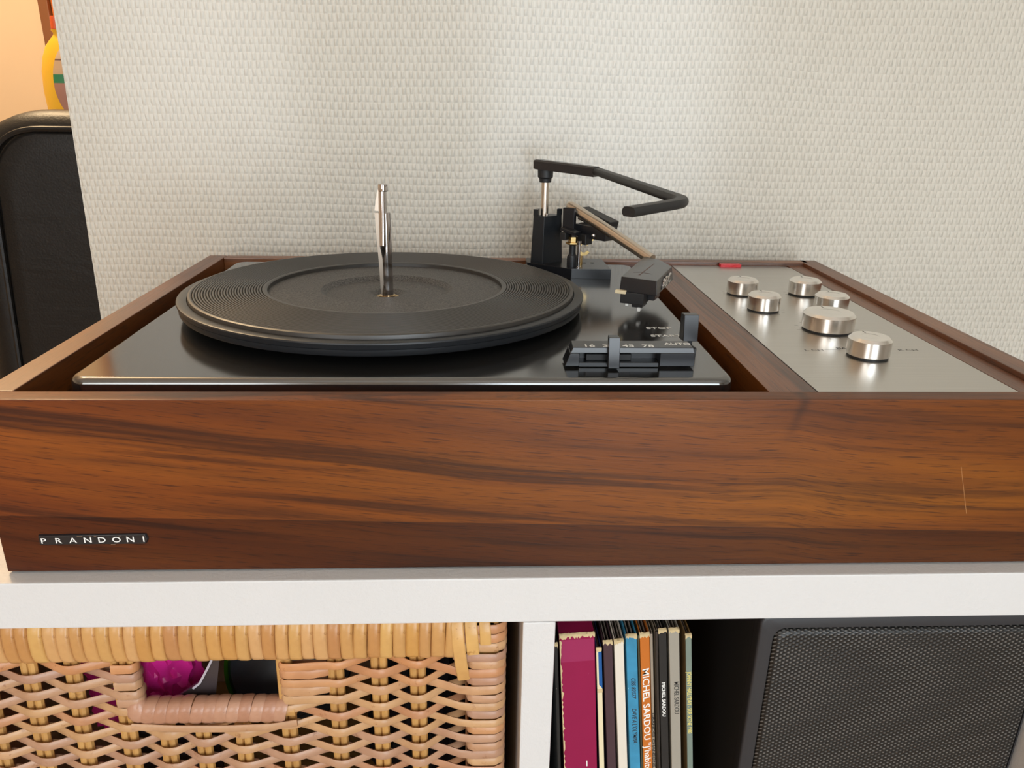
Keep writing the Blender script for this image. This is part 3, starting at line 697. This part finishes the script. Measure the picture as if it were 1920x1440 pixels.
# grip bar with wraps
bm = bmesh.new(); sec = wrap_section(6, 6.6, 7.4, 16, 2.3); w = 6.45; rings = []
for px, k in ((-w/2, 0.93), (-w/4, 0.99), (w/4, 1.0), (w/2, 0.93)):
    rings.append([bm.verts.new(((px + b*0.20)*K, a*k*K, b*k*K)) for a, b in sec])
for A, B in zip(rings, rings[1:]):
    for i in range(16): bm.faces.new((A[i], A[(i+1) % 16], B[(i+1) % 16], B[i]))
bm.faces.new(rings[0][::-1]); bm.faces.new(rings[-1])
o = finish('grip_wrap', bm, M['wrap2'], None, angle=60); GW = o.data; bpy.data.objects.remove(o)
for i in range(12):
    copy_mesh('grip_wrap', GW, bk, (55.4+6.35*i, 3.6+rnd.uniform(-.2, .2), -182.2+rnd.uniform(-.4, .3)), (0, rnd.uniform(-.05, .05), 0))
finish('grip_core', sweep(bmesh.new(), [(46, 4, -181.5), (90, 4, -182), (133, 4, -181.5)], circ(5.2, 10)), M['stake'], bk)
band2 = bmesh.new(); sweep(band2, [(46, -1.4, -189.2), (70, -2.6, -190.0), (95, -2.8, -190.4), (120, -2.6, -190), (134, -1.2, -188.8)], [(p, q*0.85) for p, q in lens]); finish('weaver', band2, M['weaver'], bk, angle=70)
bm = bmesh.new(); bmesh.ops.create_uvsphere(bm, u_segments=14, v_segments=8, radius=1.0)
for v in bm.verts: v.co = Vector(((49.5+7.0*v.co.x)*K, (2.8+5.6*v.co.y)*K, (-181+8.0*v.co.z)*K))
finish('grip_knot', bm, M['wrap2'], bk)

# things inside the basket
def crumple(name, cx, cy, cz, rx, ry, rz_, mat, seed, amp=0.28, freq=2.2, label=None, cat=None, sub=4):
    bm = bmesh.new(); bmesh.ops.create_icosphere(bm, subdivisions=sub+1, radius=1.0)
    for v in bm.verts:
        n = v.co.normalized(); p = n*freq + Vector((seed, seed*1.7, 0))
        d = abs(noise.noise(p))*1.6 + 0.6*abs(noise.noise(p*2.3)) + 0.5*abs(noise.noise(p*5))
        s = 1.0 + amp*(0.6-d)
        v.co = Vector(((cx+rx*n.x*s)*K, (cy+ry*n.y*s)*K, (cz+rz_*n.z*s)*K))
    o = finish(name, bm, mat, None, angle=28)
    return tag(o, label, cat)
crumple('plastic_bag', 35, 44, -192, 31, 22, 50, M['pink'], 3.1, 0.38, 1.8, 'crumpled bright pink plastic bag seen through the basket grip', 'bag')
bm = bmesh.new()    # smoky plastic pouch lying in front of it
pts = [(34, 11, -190), (62, 11, -184), (80, 11.5, -171), (92, 12, -148), (93.5, 12, -148), (81, 12, -172), (85, 12, -192), (85, 13, -250), (34, 13, -250)]
fr = [bm.verts.new(Vector(p)*K) for p in pts]; bkv = [bm.verts.new(Vector((p[0], p[1]+2.0, p[2]))*K) for p in pts]
bm.faces.new(fr); bm.faces.new(bkv[::-1])
for i in range(len(pts)): bm.faces.new((fr[i], fr[(i+1) % len(pts)], bkv[(i+1) % len(pts)], bkv[i]))
bmesh.ops.triangulate(bm, faces=[f for f in bm.faces if len(f.verts) > 4])
pch = tag(finish('plastic_pouch', bm, M['greybag'], None, angle=30), 'smoky grey plastic pouch standing inside the basket behind the grip', 'pouch')
finish('pouch_seam', sweep(bmesh.new(), [(76, 10.4, -174.4), (80, 10.6, -171), (85.5, 11, -161), (92, 11.2, -148)], [(-.4, -.6), (.4, -.6), (.4, .6), (-.4, .6)]), plain('pale_seam', (0.45, 0.42, 0.46), 0.3), pch)
hp = thing('headphones', 'black headphones with a green accent lying in the basket', 'headphones', (106, 80, -250))
RT = Matrix.Rotation(math.radians(-16), 4, 'Y') @ Matrix.Rotation(math.radians(52), 4, 'X')
def placed(bm, loc, R):
    for v in bm.verts: v.co = R @ v.co + Vector(loc)*K
    return bm
bm = lathe(bmesh.new(), [(0, -16), (27, -16), (32, -13), (34, -4), (34, 8), (30, 13), (20, 15), (0, 15)], 0, 0, 40)
finish('ear_cup', placed(bm, (114, 58, -196), RT), plain('headphone_plastic', (0.028, 0.034, 0.040), 0.32), hp)
bm = lathe(bmesh.new(), [(33.9, -13), (37.4, -13), (39.4, -9), (39.6, -5), (37, -3), (33.9, -3)], 0, 0, 40)
finish('ear_cushion', placed(bm, (114, 58, -196), RT), M['black_matt'], hp)
bm = bmesh.new()
a0, a1, n_ = math.radians(165), math.radians(215), 8
R1 = [[bm.verts.new(RT @ (Vector((34.6*math.cos(a0+(a1-a0)*i/n_), 34.6*math.sin(a0+(a1-a0)*i/n_), z_))*K) + Vector((114, 58, -196))*K) for i in range(n_+1)] for z_ in (1, 12)]
for i in range(n_): bm.faces.new((R1[0][i], R1[0][i+1], R1[1][i+1], R1[1][i]))
finish('accent', bm, M['green'], hp)
finish('headband', sweep(bmesh.new(), [(112+44*math.cos(a), 118+8*math.sin(a), -240+60*math.sin(a)) for a in [PI*i/14 for i in range(15)]], [(-5, -2), (5, -2), (5, 2), (-5, 2)]), M['black_matt'], hp)
# lining of the basket interior content, so the inside is not bare
crumple('cloth_bag', 188, 190, -330, 42, 110, 100, plain('dark_brown_cloth', (0.035, 0.026, 0.026), 0.8), 9.3, 0.2, 1.6, 'dark folded cloth bag deep inside the basket at the right', 'bag')

# ------------------------------------------------------------------ records
PAPER = plain('worn_card', srgb(206, 184, 140), 0.8, vary=0.15, vscale=300)
INNER = plain('inner_sleeve', srgb(150, 140, 130), 0.8)
VINYL = plain('vinyl', (0.01, 0.01, 0.01), 0.25)
def sleevemat(name, col, vary=0.08, vs=120, wear=None, worn=0.62, **kw):
    t = NT(name); co = t.coord(); f = t.noise(co, vs, 3)
    c = t.mix(f, tuple(max(0, x*(1-vary)) for x in col), tuple(min(1, x*(1+vary)) for x in col))
    if wear is not None:
        c = t.mix(t.ramp(t.noise(t.scale(co, (1, 1, .5)), 420.0, 3, 0.7), [(worn, 0.0), (worn+.04, 0.85)]), c, wear)
    t.set(c, 0.6, 0, 1.4); return t.m
def record(x_top, z_top, lean, thick, smat, label, yf=3.0, cover=None, worn=True, cat='record', box_set=False, inner=True, name='record_sleeve'):
    """x_top: left edge of the spine at z_top; lean in degrees (top to the left)"""
    L = (z_top - FL1) / math.cos(math.radians(lean)); th = math.radians(lean)
    xb = x_top + math.tan(th)*(z_top-FL1)
    r = bpy.data.objects.new(name, None); r.empty_display_size = .02; C.objects.link(r)
    r.location = Vector((xb, yf, FL1+0.3))*K; r.rotation_euler = (0, -th, 0)
    tag(r, label, cat, 'records leaning in the middle cubby')
    cover = cover or smat
    def part(nm, bm, m, par=None, **kw):
        o = finish(nm, bm, m, None, **kw); o.parent = par or r; return o
    if box_set:
        part('box_case', box(bmesh.new(), 0, thick, 0, 312, 0, L, 0.8), smat)
    else:
        part('spine', box(bmesh.new(), 0, thick, 0, 1.3, 0, L, min(0.5, thick*.2)), smat)
        tc = min(0.55, thick*0.22)
        part('cover', box(bmesh.new(), 0, tc, 1.2, 312, 0, L+0.3), cover); part('cover', box(bmesh.new(), thick-tc, thick, 1.2, 312, 0, L+0.3), cover)
        if inner and thick > 2:
            g = thick-2*tc
            part('inner_sleeve', box(bmesh.new(), tc+g*.2, tc+g*.34, 4, 308, 1, L-1.5), INNER); part('inner_sleeve', box(bmesh.new(), tc+g*.66, tc+g*.8, 5, 308, 1, L-2.0), INNER)
            part('disc', box(bmesh.new(), tc+g*.46, tc+g*.54, 7, 306, 1, L-6), VINYL)
    if worn:
        bm = bmesh.new(); rnd = random.Random(int(x_top*100))
        n = max(4, int(thick*1.6)); prev = None
        for i in range(n+1):
            px = -0.1 + (thick+0.2)*i/n; dz = rnd.uniform(-2.6, -0.5) if 0 < i < n else rnd.uniform(-2.8, -1.6)
            a = bm.verts.new(Vector((px, -0.25, L+dz))*K); b_ = bm.verts.new(Vector((px, -0.35, L+0.1+rnd.uniform(-.3, .25)))*K)
            c_ = bm.verts.new(Vector((px, 1.0+rnd.uniform(0, .5), L+0.55))*K); d_ = bm.verts.new(Vector((px, 1.6, L-0.8))*K)
            cur = (a, b_, c_, d_)
            if prev:
                for q_ in range(3): bm.faces.new((prev[q_], cur[q_], cur[q_+1], prev[q_+1]))
            prev = cur
        part('worn_edge', bm, PAPER, angle=80)
    r['_L'] = L
    return r
def spine_text(r, body, size, mat, x_mid, z_from_top, stretch=1.0, shear=0.0, weight=0.0, length=None, up=1):
    """text running down the spine; x_mid = baseline offset in mm from the left edge"""
    L = r['_L']
    o = text('lettering', body, size, mat, None, (x_mid, -0.04, L-z_from_top), (0, 0, -1), (1, 0, 0), 1.0, 0.00003, weight, shear)
    if length:
        zs = [v.co.z for v in o.data.vertices]; top = max(zs); cur = top-min(zs)
        for v in o.data.vertices: v.co.z = top + (v.co.z-top)*length*K/cur
    o.parent = r
BLK = sleevemat('black_card', (0.016, 0.015, 0.014), 0.2, 200, srgb(190, 180, 160), 0.70)
rec = record(273.0, -143.0, 3.4, 1.9, BLK, 'thin scuffed black record sleeve squeezed between white divider and crimson box set', 3, inner=False)
MAG = sleevemat('magenta_card', srgb(142, 6, 66), 0.06, 60, srgb(225, 190, 190), 0.735)
rec = record(275.6, -137.4, 4.0, 19.0, MAG, 'thick crimson boxed record set with a worn pale top edge', 3, box_set=True)
L = rec['_L']
o = finish('tape_strip', box(bmesh.new(), 0.4, 18.6, -0.06, 0.02, L-17.5, L-3.0), sleevemat('taped_card', srgb(152, 36, 84), 0.06, 60, srgb(225, 170, 180), 0.74), None); o.parent = rec
rnd = random.Random(8); bm = bmesh.new(); prev = None
for i in range(60):
    zz_ = L-3-1.55*i; w = max(0.12, rnd.gauss(.45, .35))
    a = bm.verts.new(Vector((-0.03, -0.12, zz_))*K); b_ = bm.verts.new(Vector((w, -0.12, zz_))*K); c_ = bm.verts.new(Vector((-0.1, 0.6, zz_))*K)
    if prev: bm.faces.new((prev[0], a, b_, prev[1])); bm.faces.new((prev[0], prev[2], c_, a))
    prev = (a, b_, c_)
o = finish('worn_edge', bm, PAPER, None, angle=80); o.parent = rec
spine_l = text('lettering', 'I', 0.006, M['white_ink'], None, (12.3, -0.05, L-92.5), (1, 0, 0), (0, 0, 1), 1.0, 0.00003); spine_l.parent = rec
CRM = sleevemat('cream_card', srgb(226, 214, 178), 0.05, 80); BLU = sleevemat('deep_blue_card', srgb(20, 84, 150), 0.06)
rec = record(295.8, -146.0, 4.5, 2.9, CRM, 'slim cream record sleeve with a dark blue flash, right of the crimson box', 3, worn=False, cover=sleevemat('navy_card', srgb(30, 50, 100), 0.08))
L = rec['_L']
bm = bmesh.new(); vs = [bm.verts.new(Vector(p)*K) for p in ((1.1, -0.05, L-2.2), (1.1, -0.05, L-24.5), (2.95, -0.05, L-27.2), (2.95, -0.05, L-2.2))]; bm.faces.new(vs)
o = finish('blue_flash', bm, BLU, None, smooth=False); o.parent = rec
bm = bmesh.new(); box(bm, -0.1, 3.1, -0.4, 1.2, L-2.0, L+0.6, 0.5); o = finish('worn_edge', bm, PAPER, None); o.parent = rec
o = finish('worn_edge', box(bmesh.new(), 0.0, 3.0, -0.25, 0.3, L-30.0, L-27.6, 0.2), PAPER, None); o.parent = rec
PUR = sleevemat('plum_card', srgb(70, 48, 54), 0.08, 100, srgb(200, 180, 170), 0.76)
rec = record(299.4, -142.0, 5.0, 5.0, PUR, 'plum brown record sleeve with chipped top corners, left of the white one', 3)
WHT = sleevemat('white_card', srgb(222, 214, 200), 0.04, 60)
rec = record(305.3, -141.3, 5.35, 5.2, WHT, 'plain off-white record sleeve, between the plum and the sky blue sleeves', 3)
BLS = sleevemat('sky_blue_card', srgb(58, 138, 176), 0.36, 90, srgb(200, 220, 225), 0.70)
rec = record(311.4, -138.2, 5.5, 6.0, BLS, 'sky blue clouded record sleeve with black spine lettering', 3)
spine_text(rec, 'CBS 82077', 0.0035, M['black_ink'], 2.2, 28.0, 1, 0.25, 0.00004, 14.5)
spine_text(rec, "DAVE A L'OLYMPIA", 0.0035, M['black_ink'], 2.2, 49.5, 1, 0.25, 0.00004, 25)
GRN = sleevemat('olive_card', srgb(66, 66, 48), 0.2, 150)
rec = record(317.75, -138.0, 5.55, 1.0, GRN, 'very thin olive green sleeve wedged between the sky blue and orange ones', 3, worn=False, inner=False)
ORG = sleevemat('orange_card', srgb(192, 108, 34), 0.06, 90, srgb(200, 160, 110), 0.72)
rec = record(318.9, -137.2, 5.6, 5.3, ORG, 'orange record sleeve with white lettering on its spine', 3)
spine_text(rec, 'MICHEL SARDOU "J\'habite en France"', 0.0052, M['white_ink'], 1.0, 23.0, 1, -0.15, 0.00006, 104)
GRY = sleevemat('taupe_card', srgb(150, 138, 122), 0.1, 90)
rec = record(324.4, -137.0, 5.65, 1.5, GRY, 'thin taupe sleeve with small dark lettering, just right of the orange one', 3, worn=False, inner=False)
spine_text(rec, 'GRANDES CHANSONS DE FRANCE', 0.0017, M['black_ink'], 0.2, 54, 1, 0, 0.00005, 62)
DK2 = sleevemat('dark_brown_card', srgb(52, 44, 38), 0.15, 150)
rec = record(327.2, -135.5, 5.8, 1.3, DK2, 'slim dark brown sleeve, left of the black record with white lettering', 3, worn=False, inner=False, cover=GRY)
BK2 = sleevemat('matt_black_card', srgb(38, 36, 34), 0.12, 120)
rec = record(328.8, -134.8, 5.9, 4.4, BK2, 'black record sleeve with white spine lettering and torn paper at its top', 3)
spine_text(rec, 'MICHEL SARDOU', 0.0026, M['white_ink'], 1.3, 35.0, 1, 0, 0.00008, 24)
GR2 = sleevemat('grey_card', srgb(156, 150, 138), 0.04, 60)
rec = record(334.5, -134.6, 6.05, 5.6, GR2, 'pale grey record sleeve with black lettering, second from the right end', 3)
spine_text(rec, 'MICHEL SARDOU', 0.0037, M['black_ink'], 2.3, 35.0, 1, 0, 0.00004, 22.5)
TEA = sleevemat('sage_card', srgb(120, 134, 124), 0.1, 80, srgb(215, 205, 180), 0.76)
rec = record(343.9, -138.4, 6.2, 3.3, TEA, 'sage green record sleeve with yellow lettering, rightmost of the row', 3, cover=sleevemat('brown_card', srgb(120, 92, 52), 0.2, 60))
spine_text(rec, 'JOHNNY HALLYDAY - SUR SCENE 1980', 0.0034, M['yellow_ink'], 0.5, 24.5, 1, 0, 0.00005, 44)

# ------------------------------------------------------------------ loudspeaker
sp = thing('loudspeaker', 'large black loudspeaker with rounded perforated grille in the right-hand cubby', 'speaker', (464, 150, FL1))
finish('cabinet', box(bmesh.new(), 383.0, 546.8, 6, 280, FL1+0.3, -124.5, 3, 3), M['blackcase'], sp)
bm = bmesh.new(); rings = []
out_o = rounded(383.0, 546.8, FL1+1, -124.5, 5, 6); inn = rounded(390.8, 544.6, FL1+12, -131.8, 7, 6)
fo = [(p[0], 8.0, p[1]) for p in out_o]; f1 = [(p[0]+(1.2 if p[0] < 460 else -1.2)*0, 2.0, p[1]) for p in out_o]
f2 = [(460+(p[0]-460)*0.985, 0.4, -290+(p[1]+290)*0.99) for p in out_o]; f3 = [(p[0], 0.4, p[1]) for p in inn]; f4 = [(p[0], 3.0, p[1]) for p in inn]
loft(bm, [fo, f1, f2, f3, f4]); finish('front_frame', bm, M['blackcase'], sp, angle=50)
bm = bmesh.new(); rings = []
for o_, yy in ((0.3, 4.0), (0.3, 1.6), (0.9, 0.2), (2.2, -0.9), (4.0, -1.3)):
    rings.append([(p[0], yy, p[1]) for p in rounded(390.8+o_, 544.6-o_, FL1+12+o_, -131.8-o_, max(3, 7-o_*0.6), 6)])
R = loft(bm, rings); bm.faces.new(R[-1]); finish('grille', bm, M['grille'], sp, angle=70)

# ------------------------------------------------------------------ armchair beyond the partition
ac = thing('armchair', 'black leather armchair seen from behind, left of the textured wall end', 'armchair', (-60, 900, FZ))
def cushion(nm, x0, x1, y0, y1, z0, z1, bev, seg=5): return finish(nm, box(bmesh.new(), x0, x1, y0, y1, z0, z1, bev, seg), M['leather'], ac, angle=60)
bm = bmesh.new(); ol = []
pr = rounded(-323, 240, FZ+120, 90, 62, 12)
pr = [(p[0] - (max(0, 20-p[1])*0.07 if p[0] < -100 else 0), p[1]) for p in pr]
loft(bm, [[(p[0], 660, p[1]) for p in pr], [(p[0], 606, p[1]) for p in pr], [(-36+(p[0]+36)*.985, 601, -300+(p[1]+300)*.985) for p in pr], [(-36+(p[0]+36)*.93, 599, -300+(p[1]+300)*.93) for p in pr]])
bm.faces.new(bm.verts[-len(pr):] if False else [bm.verts[i] for i in range(len(bm.verts)-len(pr), len(bm.verts))] if bm.verts.ensure_lookup_table() is None else [])
finish('back_panel', bm, M['leather'], ac, angle=50)
def arch(dx, dz, y): return [(-368-dx, y, FZ+130)] + arcpath([(-339-dx, y, -200), (-322-dx, y, 92+dz), (240+dx, y, 92+dz), (240+dx, y, -200)], 62+dx, 12)
finish('piping', sweep(bmesh.new(), arch(0, -1.5, 602), circ(3.4, 8), up=(0, 1, 0)), M['leather'], ac)
finish('back_roll', sweep(bmesh.new(), arch(14, -14, 640), circ(33, 18), up=(0, 1, 0)), M['leather'], ac, angle=70)
cushion('back_cushion', -300, 230, 640, 780, FZ+380, 84, 45)
cushion('seat_cushion', -270, 200, 760, 1220, FZ+260, FZ+430, 40)
cushion('arm', -400, -270, 640, 1230, FZ+120, FZ+600, 50); cushion('arm', 200, 330, 640, 1230, FZ+120, FZ+600, 50)
for x_, y_ in ((-360, 680), (290, 680), (-360, 1200), (290, 1200)):
    finish('leg', lathe(bmesh.new(), [(0, FZ), (16, FZ), (24, FZ+125), (0, FZ+125)], x_, y_, 16), M['trim'], ac)

# ------------------------------------------------------------------ kitchen counter and bottle
kc = thing('kitchen_counter', 'wooden counter hidden behind the black armchair, under the yellow bottle', 'counter', (-600, 1460, FZ))
finish('worktop', box(bmesh.new(), -1500, 300, 1270, 1660, 0, 30, 4), M['counter'], kc)
finish('cabinet_body', box(bmesh.new(), -1480, 280, 1290, 1640, FZ, 0, 2), M['trim'], kc)
BXc, BYc = -567.0, 1310.0
bt = thing('squeeze_bottle', 'yellow plastic bottle with an orange cap, partly behind the textured wall edge', 'bottle', (BXc, BYc, 30))
def oval_lathe(prof, sy, seg=40):
    bm = lathe(bmesh.new(), prof, 0, 0, seg)
    for v in bm.verts: v.co = Vector((v.co.x+BXc*K, v.co.y*sy+BYc*K, v.co.z))
    return bm
finish('bottle_body', oval_lathe([(0, 30), (30, 30), (34, 34), (37, 60), (41, 92), (43, 130), (40.5, 165), (35, 190), (26, 210), (15, 223), (8.5, 230), (8, 234), (11, 237.5), (11, 240), (9, 241), (0, 241)], 0.62), M['yellow'], bt)
finish('cap', lathe(bmesh.new(), [(0, 240.5), (9.6, 240.5), (9.8, 242), (9.0, 260), (8.0, 263), (0, 263)], BXc, BYc, 28), M['orange'], bt)
bm = bmesh.new()     # oval label wrapped on the front of the body
def brad(z):
    pr = [(34, 34), (37, 60), (41, 92), (43, 130), (40.5, 165), (35, 190), (26, 210)]
    for (r0, z0), (r1, z1) in zip(pr, pr[1:]):
        if z0 <= z <= z1: return r0+(r1-r0)*(z-z0)/(z1-z0)
    return 29
rows = []
for j in range(21):
    z_ = 82+ (208-82)*j/20; half = math.radians(44)*math.sqrt(max(0.02, 1-((z_-145)/64)**2))
    rows.append([bm.verts.new(Vector((BXc+(brad(z_)+.5)*math.cos(-PI/2+0.52+half*s), BYc+0.62*(brad(z_)+.5)*math.sin(-PI/2+0.52+half*s)-.3, z_))*K) for s in [-1+2*i/14 for i in range(15)]])
for A, B in zip(rows, rows[1:]):
    for i in range(14): bm.faces.new((A[i], A[i+1], B[i+1], B[i]))
finish('paper_label', bm, M['label'], bt)
for o in list(bpy.data.objects):
    if '_L' in o: del o['_L']
